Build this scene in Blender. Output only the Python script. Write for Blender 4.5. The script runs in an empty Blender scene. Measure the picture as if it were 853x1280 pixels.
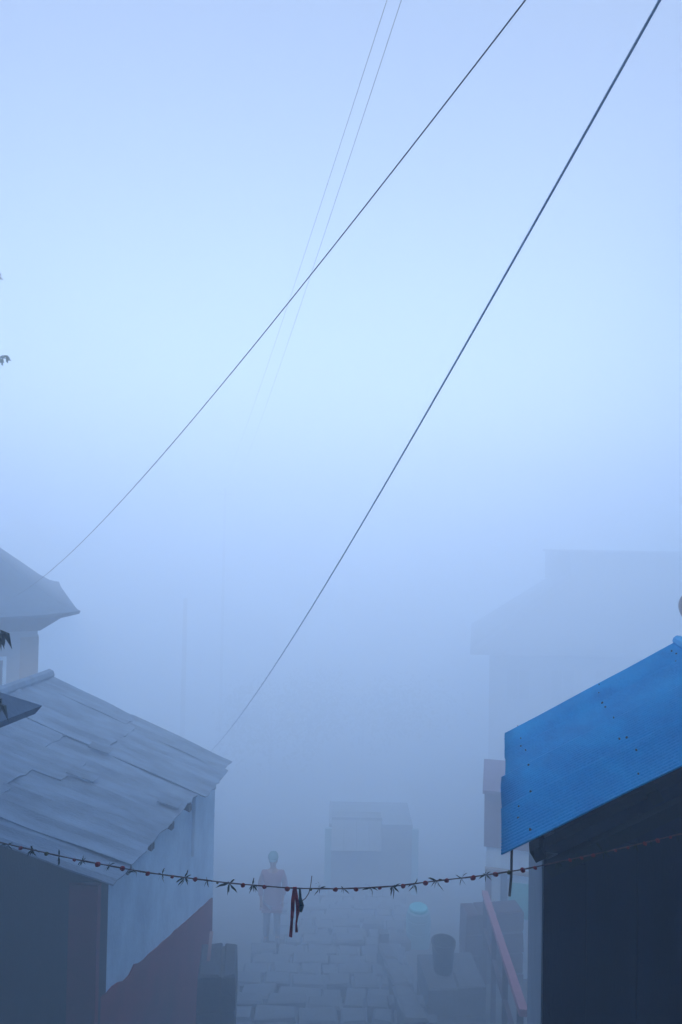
import bpy, bmesh, math, random
from mathutils import Vector, Matrix, noise
R = math.radians
V = Vector
random.seed(7)
sc = bpy.context.scene
col = sc.collection

# ------------------------------------------------------------------ camera
PITCH, ROLL, FPX = R(1.3), R(1.0), 853.0        # 24 mm lens on a 36 mm tall frame
cd = bpy.data.cameras.new('camera'); cam = bpy.data.objects.new('camera', cd); col.objects.link(cam)
cd.sensor_fit = 'VERTICAL'; cd.sensor_height = 36.0; cd.sensor_width = 24.0
cd.lens = 36.0 * FPX / 1280.0
cd.clip_start = 0.05; cd.clip_end = 2000
CM = Matrix.Rotation(R(90) + PITCH, 4, 'X') @ Matrix.Rotation(ROLL, 4, 'Z')
cam.matrix_world = CM
sc.camera = cam

# ------------------------------------------------------------------ sky, sun, exposure
SUN_EL, SUN_ROT = R(46), R(180)
w = bpy.data.worlds.new('World'); sc.world = w; w.use_nodes = True
nt = w.node_tree; nt.nodes.clear()
sky = nt.nodes.new('ShaderNodeTexSky'); sky.sky_type = 'NISHITA'; sky.sun_disc = False
sky.sun_elevation = SUN_EL; sky.sun_rotation = SUN_ROT
sky.altitude = 2000; sky.air_density = 1.0; sky.dust_density = 5.0; sky.ozone_density = 0.6
bg = nt.nodes.new('ShaderNodeBackground'); bg.inputs['Strength'].default_value = 0.15
wo = nt.nodes.new('ShaderNodeOutputWorld')
nt.links.new(sky.outputs[0], bg.inputs[0]); nt.links.new(bg.outputs[0], wo.inputs[0])
sl = bpy.data.lights.new('sun', 'SUN'); sl.energy = 4.4; sl.angle = R(30); sl.color = (1.0, 0.79, 0.65)
so = bpy.data.objects.new('sun', sl); col.objects.link(so)
sd = V((math.sin(SUN_ROT) * math.cos(SUN_EL), math.cos(SUN_ROT) * math.cos(SUN_EL), math.sin(SUN_EL)))
so.rotation_euler = sd.to_track_quat('Z', 'Y').to_euler()
so.location = (0, 0, 60)
sc.view_settings.view_transform = 'Standard'; sc.view_settings.look = 'None'
sc.view_settings.exposure = 1.34; sc.view_settings.gamma = 1.0
sc.view_settings.use_curve_mapping = False
cy = sc.cycles
cy.use_denoising = True
cy.volume_bounces = 24; cy.max_bounces = 28; cy.diffuse_bounces = 4; cy.glossy_bounces = 3
cy.transmission_bounces = 4
FOG_DENSITY = 0.081
FOG_COLOR = (0.745, 0.885, 1.0)
FOG_ANISO = 0.18
FOG_TOP = 7.3

# ------------------------------------------------------------------ helpers
RAYM = CM.to_3x3()
def at(x, y, Y):
    """point of the place that stands Y metres ahead, given its bearing in the photograph"""
    d = RAYM @ V(((x - 426.5) / FPX, -(y - 640.0) / FPX, -1.0))
    return d * (Y / d.y)

def at_z(x, y, z):
    d = RAYM @ V(((x - 426.5) / FPX, -(y - 640.0) / FPX, -1.0))
    return d * (z / d.z)

def wloc(o):
    p = V((0, 0, 0))
    while o is not None:
        p += o.location; o = o.parent
    return p

class MB:
    def __init__(self): self.v = []; self.f = []
    def add(self, vs, fs):
        n = len(self.v); self.v += [V(p) for p in vs]; self.f += [tuple(n + i for i in q) for q in fs]; return self
    def box(self, o, a, b, c):
        o, a, b, c = V(o), V(a), V(b), V(c)
        p = [o, o + a, o + a + b, o + b]; p += [q + c for q in p]
        fs = [(0, 3, 2, 1), (4, 5, 6, 7), (0, 1, 5, 4), (1, 2, 6, 5), (2, 3, 7, 6), (3, 0, 4, 7)]
        if a.cross(b).dot(c) < 0: fs = [tuple(reversed(q)) for q in fs]
        return self.add(p, fs)
    def cbox(self, c, sx, sy, sz, rz=0.0):
        """box standing on c"""
        x = V((math.cos(rz), math.sin(rz), 0)) * sx; y = V((-math.sin(rz), math.cos(rz), 0)) * sy
        return self.box(V(c) - x / 2 - y / 2, x, y, V((0, 0, sz)))
    def chamfer_box(self, o, a, b, c, m=0.02):
        """box whose upper edges are chamfered by m"""
        o, a, b, c = V(o), V(a), V(b), V(c)
        an, bn, cn = a.normalized() * m, b.normalized() * m, c.normalized() * m
        p = [o, o + a, o + a + b, o + b]
        q = [s + c - cn for s in p]
        t = [o + an + bn + c, o + a - an + bn + c, o + a + b - an - bn + c, o + b + an - bn + c]
        fs = [(0, 3, 2, 1)]
        for i in range(4):
            j = (i + 1) % 4
            fs += [(i, j, 4 + j, 4 + i), (4 + i, 4 + j, 8 + j, 8 + i)]
        fs.append((8, 9, 10, 11))
        if a.cross(b).dot(c) < 0: fs = [tuple(reversed(k)) for k in fs]
        return self.add(p + q + t, fs)
    def prism(self, poly, ext):
        poly = [V(p) for p in poly]; ext = V(ext); n = len(poly)
        vs = poly + [p + ext for p in poly]
        fs = [tuple(range(n))[::-1], tuple(range(n, 2 * n))] + [(i, (i + 1) % n, n + (i + 1) % n, n + i) for i in range(n)]
        return self.add(vs, fs)
    def tube(self, pts, r, n=8, cap=True):
        pts = [V(p) for p in pts]; rs = r if isinstance(r, (list, tuple)) else [r] * len(pts)
        vs = []; up = None
        for i, p in enumerate(pts):
            d = (pts[min(i + 1, len(pts) - 1)] - pts[max(i - 1, 0)]).normalized()
            if up is None: up = V((0, 0, 1)) if abs(d.z) < .9 else V((1, 0, 0))
            s = d.cross(up).normalized(); up = s.cross(d).normalized()
            for k in range(n):
                a = 2 * math.pi * k / n
                vs.append(p + (s * math.cos(a) + up * math.sin(a)) * rs[i])
        fs = []
        for i in range(len(pts) - 1):
            for k in range(n):
                k2 = (k + 1) % n
                fs.append((i * n + k2, i * n + k, (i + 1) * n + k, (i + 1) * n + k2))
        if cap:
            fs.append(tuple(range(n))); fs.append(tuple(range((len(pts) - 1) * n, len(pts) * n))[::-1])
        return self.add(vs, fs)
    def lathe(self, c, prof, n=24):
        c = V(c); vs = []; fs = []
        for r, z in prof:
            for k in range(n):
                a = 2 * math.pi * k / n; vs.append(c + V((r * math.cos(a), r * math.sin(a), z)))
        for i in range(len(prof) - 1):
            for k in range(n):
                k2 = (k + 1) % n; fs.append((i * n + k, i * n + k2, (i + 1) * n + k2, (i + 1) * n + k))
        fs.append(tuple(range(n))[::-1]); fs.append(tuple(range((len(prof) - 1) * n, len(prof) * n)))
        return self.add(vs, fs)
    def build(self, name, mat, parent=None, smooth=False, origin=None):
        off = wloc(parent) if parent else (V(origin) if origin is not None else V((0, 0, 0)))
        me = bpy.data.meshes.new(name)
        me.from_pydata([tuple(p - off) for p in self.v], [], self.f); me.update()
        bm = bmesh.new(); bm.from_mesh(me); bmesh.ops.recalc_face_normals(bm, faces=bm.faces); bm.to_mesh(me); bm.free()
        if smooth:
            for p in me.polygons: p.use_smooth = True
        if mat: me.materials.append(mat)
        o = bpy.data.objects.new(name, me); col.objects.link(o)
        if parent: o.parent = parent
        else: o.location = off
        return o

def share(name, me, loc, parent=None, rot=(0, 0, 0), scale=(1, 1, 1)):
    o = bpy.data.objects.new(name, me); col.objects.link(o)
    off = wloc(parent) if parent else V((0, 0, 0))
    if parent: o.parent = parent
    o.location = V(loc) - off; o.rotation_euler = rot; o.scale = scale
    return o

def tag(o, label, cat, group=None):
    o['label'] = label; o['category'] = cat
    if group: o['group'] = group
    return o

def thing(name, loc, label, cat, group=None):
    o = bpy.data.objects.new(name, None); col.objects.link(o); o.location = V(loc); o.empty_display_size = .3
    return tag(o, label, cat, group)

def mat(name, c1, c2=None, scale=4.0, rough=.8, bump=.15, stretch=(1, 1, 1), metal=0.0, fine=40.0, spec=.3):
    m = bpy.data.materials.new(name); m.use_nodes = True
    n = m.node_tree.nodes; l = m.node_tree.links
    b = n['Principled BSDF']; b.inputs['Roughness'].default_value = rough; b.inputs['Metallic'].default_value = metal
    b.inputs['Specular IOR Level'].default_value = spec
    if c2 is None: c2 = tuple(k * .7 for k in c1)
    tc = n.new('ShaderNodeTexCoord'); mp = n.new('ShaderNodeMapping'); mp.inputs['Scale'].default_value = stretch
    l.new(tc.outputs['Object'], mp.inputs[0])
    nz = n.new('ShaderNodeTexNoise'); nz.inputs['Scale'].default_value = scale; nz.inputs['Detail'].default_value = 8
    nz.inputs['Roughness'].default_value = .65
    l.new(mp.outputs[0], nz.inputs['Vector'])
    cr = n.new('ShaderNodeValToRGB')
    cr.color_ramp.elements[0].position = .32; cr.color_ramp.elements[0].color = (*c2, 1)
    cr.color_ramp.elements[1].position = .68; cr.color_ramp.elements[1].color = (*c1, 1)
    l.new(nz.outputs[0], cr.inputs[0]); l.new(cr.outputs[0], b.inputs['Base Color'])
    nf = n.new('ShaderNodeTexNoise'); nf.inputs['Scale'].default_value = fine; nf.inputs['Detail'].default_value = 5
    l.new(mp.outputs[0], nf.inputs['Vector'])
    bp = n.new('ShaderNodeBump'); bp.inputs['Strength'].default_value = bump; bp.inputs['Distance'].default_value = .02
    l.new(nf.outputs[0], bp.inputs['Height']); l.new(bp.outputs[0], b.inputs['Normal'])
    return m

M = dict(
    soil=mat('soil', (.12, .13, .13), (.07, .08, .08), 1.2, .95, .5),
    stone=mat('paving_stone', (.10, .13, .16), (.06, .085, .11), 4.5, .8, .35),
    rock=mat('rubble_stone', (.10, .125, .15), (.05, .065, .08), 3, .9, .5),
    tin=mat('weathered_tin', (.20, .32, .46), (.085, .145, .225), 3.2, .55, .45, (.6, 2.2, 1), .0, 45),
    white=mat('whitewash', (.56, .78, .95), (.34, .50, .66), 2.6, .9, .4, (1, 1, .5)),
    maroon=mat('maroon_paint', (.22, .02, .03), (.12, .015, .02), 3, .75, .2),
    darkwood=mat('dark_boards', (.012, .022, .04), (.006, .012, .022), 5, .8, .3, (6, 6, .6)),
    blue=mat('blue_paint', (.008, .53, .96), (.006, .36, .78), 5, .5, .3, (1.4, .5, 1), 0, 70),
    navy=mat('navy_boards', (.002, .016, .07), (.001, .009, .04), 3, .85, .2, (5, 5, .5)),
    steel=mat('rusty_steel', (.12, .09, .08), (.06, .045, .04), 12, .7, .3),
    cream=mat('cream_plaster', (.34, .41, .48), (.24, .30, .36), 1, .9, .15),
    greyplaster=mat('grey_plaster', (.14, .18, .23), (.11, .145, .19), 1, .9, .15),
    dullteal=mat('dull_teal_tin', (.15, .21, .25), (.11, .16, .20), 3, .7, .15),
    slate=mat('slate_roof', (.05, .11, .20), (.03, .07, .13), 4, .8, .4),
    purple=mat('faded_purple_plaster', (.14, .125, .19), (.09, .08, .13), 2, .9, .2),
    teal=mat('turquoise_paint', (.08, .52, .52), (.05, .38, .42), 2, .7, .15),
    cyan=mat('cyan_paint', (.14, .34, .40), (.11, .27, .33), 2, .7, .15),
    pinkrail=mat('pink_paint', (.34, .15, .18), (.24, .10, .12), 6, .7, .2),
    darkred=mat('dark_red_wall', (.07, .035, .045), (.04, .02, .03), 2, .9, .3),
    plastic=mat('dark_plastic', (.02, .035, .045), (.015, .025, .03), 4, .5, .05),
    bark=mat('bark', (.06, .045, .035), (.03, .022, .018), 8, .9, .6),
    leaf=mat('leaf', (.05, .09, .03), (.025, .05, .02), 5, .6, .05),
    darkleaf=mat('dark_leaf', (.02, .04, .018), (.012, .022, .012), 5, .6, .05),
    bud=mat('dried_marigold', (.42, .03, .03), (.22, .015, .018), 60, .8, .4, fine=200),
    yellowbud=mat('green_bud', (.16, .15, .03), (.08, .08, .02), 60, .8, .4, fine=200),
    cord=mat('twisted_cord', (.20, .13, .12), (.10, .06, .06), 80, .9, .4, fine=300),
    ribbon=mat('red_cloth', (.60, .015, .05), (.38, .01, .03), 20, .8, .2, fine=200),
    greycloth=mat('grey_green_cloth', (.10, .14, .14), (.06, .08, .08), 20, .85, .2, fine=200),
    cable=mat('grey_blue_cable', (.36, .52, .66), (.28, .42, .56), 20, .6, .1),
    wire=mat('thin_wire', (.05, .04, .06), (.03, .025, .04), 20, .6, .1),
    concrete=mat('concrete', (.30, .30, .29), (.20, .20, .20), 2, .9, .3),
    greydish=mat('grey_dish', (.32, .33, .35), (.24, .25, .27), 3, .5, .05),
    glass=mat('window_glass', (.03, .045, .06), (.02, .03, .04), 2, .15, .02),
    skin=mat('skin', (.30, .16, .10), (.26, .13, .08), 20, .6, .05),
    redcoat=mat('red_coat', (.19, .055, .075), (.14, .04, .055), 8, .85, .2),
    trousers=mat('dark_trousers', (.14, .17, .22), (.10, .13, .17), 8, .9, .2),
    hat=mat('teal_cap', (.08, .24, .25), (.06, .18, .19), 20, .9, .3),
    hair=mat('black_hair', (.03, .03, .035), (.02, .02, .024), 30, .6, .2),
    plank=mat('pale_plank', (.42, .34, .34), (.30, .24, .24), 6, .85, .3, (1, 1, .2)),
)

# ------------------------------------------------------------------ terrain
def ground(X, Y):
    if Y < 1.4: z = -1.65
    elif Y < 1.9: z = -1.65 + (Y - 1.4) / .5 * (-3.25 - .35 * 1.9 + 1.65)
    elif Y < 24: z = -3.25 - .35 * Y
    elif Y < 50: t = (Y - 24); z = -11.65 - .35 * t + .35 * t * t / 52
    else: z = -16.2
    return z
def build_ground():
    ys = [-150, -60, -20, -6, 0, 1.4, 1.5, 1.6, 1.7, 1.8, 1.9, 2.2, 3] + [3 + .5 * i for i in range(1, 45)] + [26, 28, 31, 35, 40, 50, 80, 200]
    xs = [-200, -80, -30, -14, -10] + [-8 + .5 * i for i in range(33)] + [10, 14, 30, 80, 200]
    vs = []; fs = []
    for y in ys:
        for x in xs:
            n = noise.noise(V((x * .7, y * .7, 3))) * .10 + noise.noise(V((x * 2.1, y * 2.1, 9))) * .03
            side = .10 if -1.9 < x < 1.1 and 1.9 < y < 24 else 0
            if -1.9 < x < 1.1: n *= .3
            vs.append((x, y, ground(x, y) - .12 + n - side))
    nx = len(xs)
    for j in range(len(ys) - 1):
        for i in range(nx - 1):
            a = j * nx + i; fs.append((a, a + 1, a + nx + 1, a + nx))
    o = MB().add(vs, fs).build('ground', M['soil'], smooth=True)
    o['kind'] = 'structure'
build_ground()

# the stepped stone lane: every slab is its own piece
def build_lane():
    lane = bpy.data.objects.new('path', None); col.objects.link(lane); lane['kind'] = 'structure'
    lane.location = (0, 8, ground(0, 8))
    lane['label'] = 'stepped lane of uneven stone slabs going down between the huts'
    rnd = random.Random(3)
    y = 6.0
    while y < 17.5:
        rows = [rnd.uniform(.30, .46), rnd.uniform(.26, .40)]
        if rnd.random() < .4: rows.append(rnd.uniform(.24, .34))
        zt = ground(0, y + sum(rows) / 2)
        for d in rows:
            x = (-.72 if y < 7.5 else -1.6 + .06 * (y - 8)) + rnd.uniform(-.25, .1); xe = 1.0 + .06 * (y - 9) + rnd.uniform(-.1, .1)
            while x < xe:
                wd = rnd.uniform(.24, .66)
                j = lambda a=.035: rnd.uniform(-a, a)
                b = MB(); g = .018
                hz = zt + rnd.uniform(-.035, .03)
                b.chamfer_box((x + g + j(.015), y + g + j(.015), hz - .34), (wd - 2 * g, j(), 0), (j(), d - 2 * g, 0), (0, 0, .34), .03)
                for i in (8, 9, 10, 11, 4, 5, 6, 7): b.v[i] += V((j(.012), j(.012), j(.018)))
                b.build('paving_stone', M['stone'], lane)
                x += wd
            y += d
build_lane()

# ------------------------------------------------------------------ grey tin-roofed hut on the left
def hut():
    E1 = at(142, 1112, 5.2); E2 = at_z(291, 959, E1.z)
    ev = (E2 - E1); ev.z = 0; ed = ev.normalized(); pd = V((-ed.y, ed.x, 0))
    # ridge end over the far gable
    best = None
    for i in range(100, 600):
        s = i * .01
        q = at(60, 849, 1.0); P = E2 + pd * s
        e = abs(P.x / P.y - q.x / q.y)
        if best is None or e < best[0]: best = (e, s)
    s = best[1]; R2 = E2 + pd * s; R2.z = at(60, 849, R2.y).z
    R1 = E1 + V((-1, -.07, 0)) * s; R1.z = R2.z
    P = lambda u, v: E1.lerp(E2, u).lerp(R1.lerp(R2, u), v)
    nrm = (E2 - E1).cross(R1 - E1).normalized()
    if nrm.z < 0: nrm = -nrm
    base = V((E1.x - s, (E1.y + E2.y) / 2, ground(0, 8.5)))
    t = thing('tin_roofed_hut', base, 'low whitewashed hut with patched grey tin roof and maroon wall base', 'hut')
    rnd = random.Random(11)
    # roof sheets run from ridge to eave, laid lapping each other
    cuts = [0, .10, .235, .375, .50, .64, .78, .90, 1.0]
    for i in range(len(cuts) - 1):
        u0, u1 = cuts[i], cuts[i + 1] + (.012 if i < len(cuts) - 2 else 0)
        split = rnd.uniform(.42, .62)
        for part, (v0, v1) in enumerate(((-.0 + rnd.uniform(-.015, .02), split + .03), (split, 1.01))):
            lift = .012 + .010 * (i % 2) + .006 * part
            b = MB(); nu, nv = 6, 8; top = []; bot = []
            rip = rnd.uniform(0, 6)
            for a in range(nu + 1):
                for c in range(nv + 1):
                    u = u0 + (u1 - u0) * a / nu + noise.noise(V((i * 3.1, c * .4, part * 5))) * .006
                    v = v0 + (v1 - v0) * c / nv
                    if c == 0: v += noise.noise(V((a * .9 + i * 7, part * 3.3, 1))) * .012
                    wv = noise.noise(V((u * 9, v * 4, i * 2.2 + part))) * .018 + math.sin(a * 2.2 + rip) * .007
                    edge = .02 * max(0, (a / nu - .8) * 5) * (.4 + .6 * noise.noise(V((v * 3, i * 4.1, 2))))
                    tp = P(u, v) + nrm * (lift + wv + edge + .03)
                    top.append(tp); bot.append(tp - nrm * .012)
            n = len(top); W = nv + 1; fs = []
            for a in range(nu):
                for c in range(nv):
                    q = (a * W + c, (a + 1) * W + c, (a + 1) * W + c + 1, a * W + c + 1)
                    fs.append(q); fs.append(tuple(n + k for k in reversed(q)))
            for c in range(nv):
                fs.append((c, c + 1, n + c + 1, n + c)); k = nu * W; fs.append((k + c + 1, k + c, n + k + c, n + k + c + 1))
            for a in range(nu):
                fs.append(((a + 1) * W, a * W, n + a * W, n + (a + 1) * W)); fs.append((a * W + nv, (a + 1) * W + nv, n + (a + 1) * W + nv, n + a * W + nv))
            b.add(top + bot, fs)
            b.build('roof_sheet', M['tin'], t, smooth=False)
    # ridge cap
    MB().tube([R1 + nrm * .06, R2 + nrm * .06], .07, 8).build('ridge_cap', M['tin'], t)
    # a lifted flap and some patches on the sheets
    for (px, py, a, ln, wd) in ((125, 937, .25, .22, .07), (212, 1004, .1, .20, .10), (103, 970, .3, .26, .09)):
        q = at(px, py, 8.0); n0 = nrm; tt = (E1 + nrm * .085 - V((0, 0, 0))).dot(n0) / q.dot(n0); c = q * tt
        du = (R1 - E1).normalized(); dv = ed
        b = MB(); b.box(c - du * ln / 2 - dv * wd / 2, du * ln, dv * wd + nrm * .03, nrm * .008)
        b.build('roof_patch', M['tin'], t)
    # back slope of the roof
    back = V((-ed.y, ed.x, 0)) * s
    B1 = R1 + V((-1, -.07, 0)) * s; B2 = R2 + pd * s; B1.z = B2.z = E1.z
    b = MB(); b.prism([R1, R2, B2, B1], (0, 0, .02)); b.build('roof_back_slope', M['tin'], t)
    # walls: inset from the eave
    ins = .16; fr = .12
    W1 = E1 + pd * ins + ed * .10; W2 = E2 + pd * ins - ed * fr
    X1 = B1 - pd * ins + ed * .10; X2 = B2 - pd * ins - ed * fr
    zb = ground(0, 11.2) - .5
    rise = (R1.z - E1.z)
    def gable(A, Bp, thick):
        mid = (A + Bp) / 2
        sl = rise / s
        za = E1.z + sl * ins - .03
        return [V((A.x, A.y, zb)), V((Bp.x, Bp.y, zb)), V((Bp.x, Bp.y, za)), V((mid.x, mid.y, za + sl * (Bp - A).to_2d().length / 2 - .06)), V((A.x, A.y, za))]
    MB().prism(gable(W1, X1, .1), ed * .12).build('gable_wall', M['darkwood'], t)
    MB().prism(gable(W2 - ed * .12, X2 - ed * .12, .1), ed * .12).build('gable_wall', M['white'], t)
    zt = E1.z + rise / s * ins - .05
    L = (W2 - W1); L.z = 0
    a0 = V((W1.x, W1.y, zb)) + ed * .121
    alley = MB().box(a0, ed * (L.length - .243), pd * .14, (0, 0, zt - zb)).build('alley_wall', M['white'], t)
    # maroon base painted on as a thick plaster band with a ragged top
    y0 = at(142, 1250, W1.y).z; y1 = at(266, 1120, W2.y).z
    n = 26; top = []; bot = []
    out = -pd * .012
    for i in range(n + 1):
        f = i / n; p = a0 - ed * .10 + ed * (L.length - .05) * f
        zz = y0 + (y1 - y0) * f + noise.noise(V((i * .7, 4, 1))) * .014 + (.03 if i == 6 else 0) - (.03 if 3 < i < 6 else 0)
        top.append(V((p.x, p.y, zz)) + out); bot.append(V((p.x, p.y, zb)) + out)
    vs = top + bot + [p - out * .9 for p in top]; k = n + 1
    fs = [(i, i + 1, k + i + 1, k + i) for i in range(n)] + [(i, 2 * k + i, 2 * k + i + 1, i + 1) for i in range(n)]
    MB().add(vs, fs).build('painted_wall_base', M['maroon'], t)
    # maroon corner post and door leaf on the gable facing up the lane
    g0 = V((W1.x, W1.y, zb)) - ed * .012
    MB().box(g0 - pd * .012, pd * .26, -ed * .05, (0, 0, zt - zb - .02)).build('corner_post', M['maroon'], t)
    pitch = (R1 - E1).normalized()
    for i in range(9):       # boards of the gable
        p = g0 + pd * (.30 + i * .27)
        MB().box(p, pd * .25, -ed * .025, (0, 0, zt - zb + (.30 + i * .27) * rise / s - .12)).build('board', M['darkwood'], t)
    # drain pipe on the alley wall and rafters' ends under the eave
    q = W1 + ed * (L.length * .70) - pd * .05
    MB().tube([V((q.x, q.y, zt - .62)), V((q.x, q.y, zt - .02))], .022, 8).build('drain_pipe', M['white'], t)
    for i in range(6):
        p = W1 + ed * (L.length * (i + .5) / 6); p.z = E1.z - .05
        MB().box(p - pd * .12, ed * .06, pd * .2 + V((0, 0, .2 * rise / s)), (0, 0, .06)).build('rafter_end', M['darkwood'], t)
    return E1, E2, R1, R2, ed, pd, W1, W2, nrm
HE1, HE2, HR1, HR2, HED, HPD, HW1, HW2, HN = hut()

# ------------------------------------------------------------------ blue corrugated shed on the right
def shed():
    E1 = at(630, 1074, 2.35); E2 = at_z(632, 915, E1.z)
    ed = (E2 - E1); LEN = ed.length; ed.normalize(); pd = V((ed.y, -ed.x, 0))
    best = None
    q = at(848, 800, 1.0)
    for i in range(50, 500):
        s = i * .01; P_ = E2 + pd * s; e = abs(P_.x / P_.y - q.x / q.y)
        if best is None or e < best[0]: best = (e, s)
    s = best[1]; rz = at(848, 800, (E2 + pd * s).y).z
    rise = rz - E1.z
    dn = (pd * s + V((0, 0, rise))); SL = dn.length; dn.normalize()
    nrm = ed.cross(dn); nrm = nrm if nrm.z > 0 else -nrm
    base = E1 + pd * 1.5 + ed * LEN / 2; base.z = ground(0, 6.4)
    t = thing('blue_roofed_shed', base, 'dark boarded shed under a bright blue corrugated metal roof', 'shed')
    t2off = pd
    pitchw = .024; nsheet = 4
    for side in (0, 1):
        for k in range(nsheet):
            u0 = LEN * k / nsheet - (.06 if k else 0); u1 = LEN * (k + 1) / nsheet
            nu = int((u1 - u0) / pitchw * 6); nv = 10
            vs = []; W = nv + 1
            for a in range(nu + 1):
                u = u0 + (u1 - u0) * a / nu
                for c in range(W):
                    v = SL * c / nv * 1.005
                    if c == 0: v += noise.noise(V((u * 2.5, k * 3, 5))) * .008 - .004 * (k % 2)
                    h = .0052 * math.sin(2 * math.pi * u / pitchw) + .007 * (nsheet - k) - .012
                    h += noise.noise(V((u * 1.3, v * 1.1, k * 1.7))) * .014 + noise.noise(V((u * 5, v * 3, 2))) * .004
                    if side == 0: p = E1 + ed * u + dn * v + nrm * h
                    else:
                        dn2 = V((-dn.x, -dn.y, dn.z)); n2 = V((-nrm.x, -nrm.y, nrm.z))
                        p = E1 + ed * u + pd * 2 * s + dn2 * v + n2 * h
                    vs.append(p)
            fs = [(a * W + c, (a + 1) * W + c, (a + 1) * W + c + 1, a * W + c + 1) for a in range(nu) for c in range(nv)]
            o = MB().add(vs, fs).build('roof_sheet', M['blue'], t, smooth=True)
            md = o.modifiers.new('thickness', 'SOLIDIFY'); md.thickness = .003; md.offset = -1
    MB().tube([E1 + pd * s + V((0, 0, rise - .005)), E2 + pd * s + V((0, 0, rise - .005))], .03, 10).build('ridge_cap', M['blue'], t)
    # fixing screws with dark washers along the purlins
    nm = bpy.data.meshes.new('roof_screw'); bm = bmesh.new()
    bmesh.ops.create_cone(bm, cap_ends=True, segments=8, radius1=.0042, radius2=.0025, depth=.006); bm.to_mesh(nm); bm.free(); nm.materials.append(M['steel'])
    rot = nrm.to_track_quat('Z', 'Y').to_euler()
    rnd = random.Random(5)
    for v in (.10, .52, .92):
        for i in range(15):
            u = LEN * (i + .5) / 15 + rnd.uniform(-.06, .06); vv = SL * v + rnd.uniform(-.03, .03)
            if rnd.random() < .4: continue
            h = noise.noise(V((u * 1.3, vv * 1.1, int(u / LEN * nsheet) * 1.7))) * .014 + .007 * (nsheet - int(u / LEN * nsheet)) - .006
            share('roof_screw', nm, E1 + ed * u + dn * vv + nrm * h, t, rot, (rnd.uniform(.8, 1.4), rnd.uniform(.8, 1.4), 1))
    # timber under the sheets
    for v in (.08, .5, .92):
        MB().box(E1 + dn * (SL * v) + ed * .03 - nrm * .068, ed * (LEN - .06), dn * .04, nrm * .04).build('purlin', M['darkwood'], t)
    # walls
    ov, fr = .135, .07
    zb = ground(0, 8.3) - .4
    W1 = E1 + pd * ov + ed * fr; W2 = E2 + pd * ov - ed * fr
    D = 2 * (s - ov); sl = rise / s
    zt = E1.z + ov * sl - .065
    prof = lambda A: [V((A.x, A.y, zb)), V((A.x, A.y, zb)) + pd * D, V((A.x, A.y, zt)) + pd * D, V((A.x, A.y, zt + sl * D / 2)) + pd * D / 2, V((A.x, A.y, zt))]
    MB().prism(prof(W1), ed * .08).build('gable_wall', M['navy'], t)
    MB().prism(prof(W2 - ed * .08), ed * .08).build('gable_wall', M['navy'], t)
    Lw = (W2 - W1).length
    # alley-side wall of pale boards
    nb = 12
    for i in range(nb):
        p = V((W1.x, W1.y, zb)) + ed * (Lw * i / nb)
        MB().box(p - pd * .005, ed * (Lw / nb - .006), pd * .05, (0, 0, zt - zb - .01)).build('board', M['cream'], t)
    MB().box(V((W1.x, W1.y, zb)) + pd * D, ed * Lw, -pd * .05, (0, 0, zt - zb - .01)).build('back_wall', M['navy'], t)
    # boards of the dark gable, each with its own edge
    x = .0; i = 0
    while x < D - .2:
        wd = .14 + .02 * ((i * 7) % 3)
        f = min(x + wd / 2, D - x - wd / 2)
        p = V((W1.x, W1.y, zb)) + pd * x - ed * (.001 + .016)
        top = zt - zb + sl * min(x, D - x - wd) - .03
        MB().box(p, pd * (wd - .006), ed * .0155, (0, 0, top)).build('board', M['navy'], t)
        x += wd; i += 1
    # rafter stub under the near rake and rod hanging from the eave corner
    MB().box(E1 + pd * .10 + ed * .02 - nrm * .075 + dn * .02, dn * .85, ed * .045, nrm * .04).build('barge_rafter', M['darkwood'], t)
    c = E1 + ed * .03 + pd * .02 - nrm * .012
    MB().tube([c + V((0, 0, .045)), c + V((-.001, 0, -.06)), c + V((-.006, 0, -.125))], .0045, 8).build('hanging_rod', M['steel'], t)
    # satellite dish on a short mast at the ridge
    return E1, E2, ed, pd, s, rise, W1, zt, t
SE1, SE2, SED, SPD, SS, SRISE, SW1, SZT, SHED = shed()

def dish():
    c = at(874, 761, 7.6)
    foot = V((c.x + .12, c.y + .12, ground(0, 7.7) - .25))
    t = thing('satellite_dish', foot, 'grey satellite dish on a tall steel pole behind the blue roof', 'satellite dish')
    MB().tube([foot, V((foot.x, foot.y, c.z - .03)), c + V((.02, .03, 0))], .025, 8).build('mast', M['steel'], t)
    b = MB(); ax = V((-.25, -.9, .3)).normalized(); s = ax.cross(V((0, 0, 1))).normalized(); u = s.cross(ax)
    vs = []; n = 28; rr = [0.02, .08, .14, .19, .22]
    for r in rr:
        for k in range(n):
            a = 2 * math.pi * k / n; vs.append(c + ax * (r * r * 1.2) + (s * math.cos(a) + u * math.sin(a)) * r)
    fs = [(i * n + k, i * n + (k + 1) % n, (i + 1) * n + (k + 1) % n, (i + 1) * n + k) for i in range(len(rr) - 1) for k in range(n)]
    fs.append(tuple(range(n)))
    o = b.add(vs, fs).build('reflector', M['greydish'], t, smooth=True)
    md = o.modifiers.new('t', 'SOLIDIFY'); md.thickness = .006
    MB().tube([c - u * .2 + ax * .05, c + ax * .26 - u * .05], .01, 6).build('feed_arm', M['steel'], t)
    MB().tube([c + ax * .23 - u * .05, c + ax * .31 - u * .04], .025, 10).build('feed_horn', M['greydish'], t)
dish()

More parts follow.
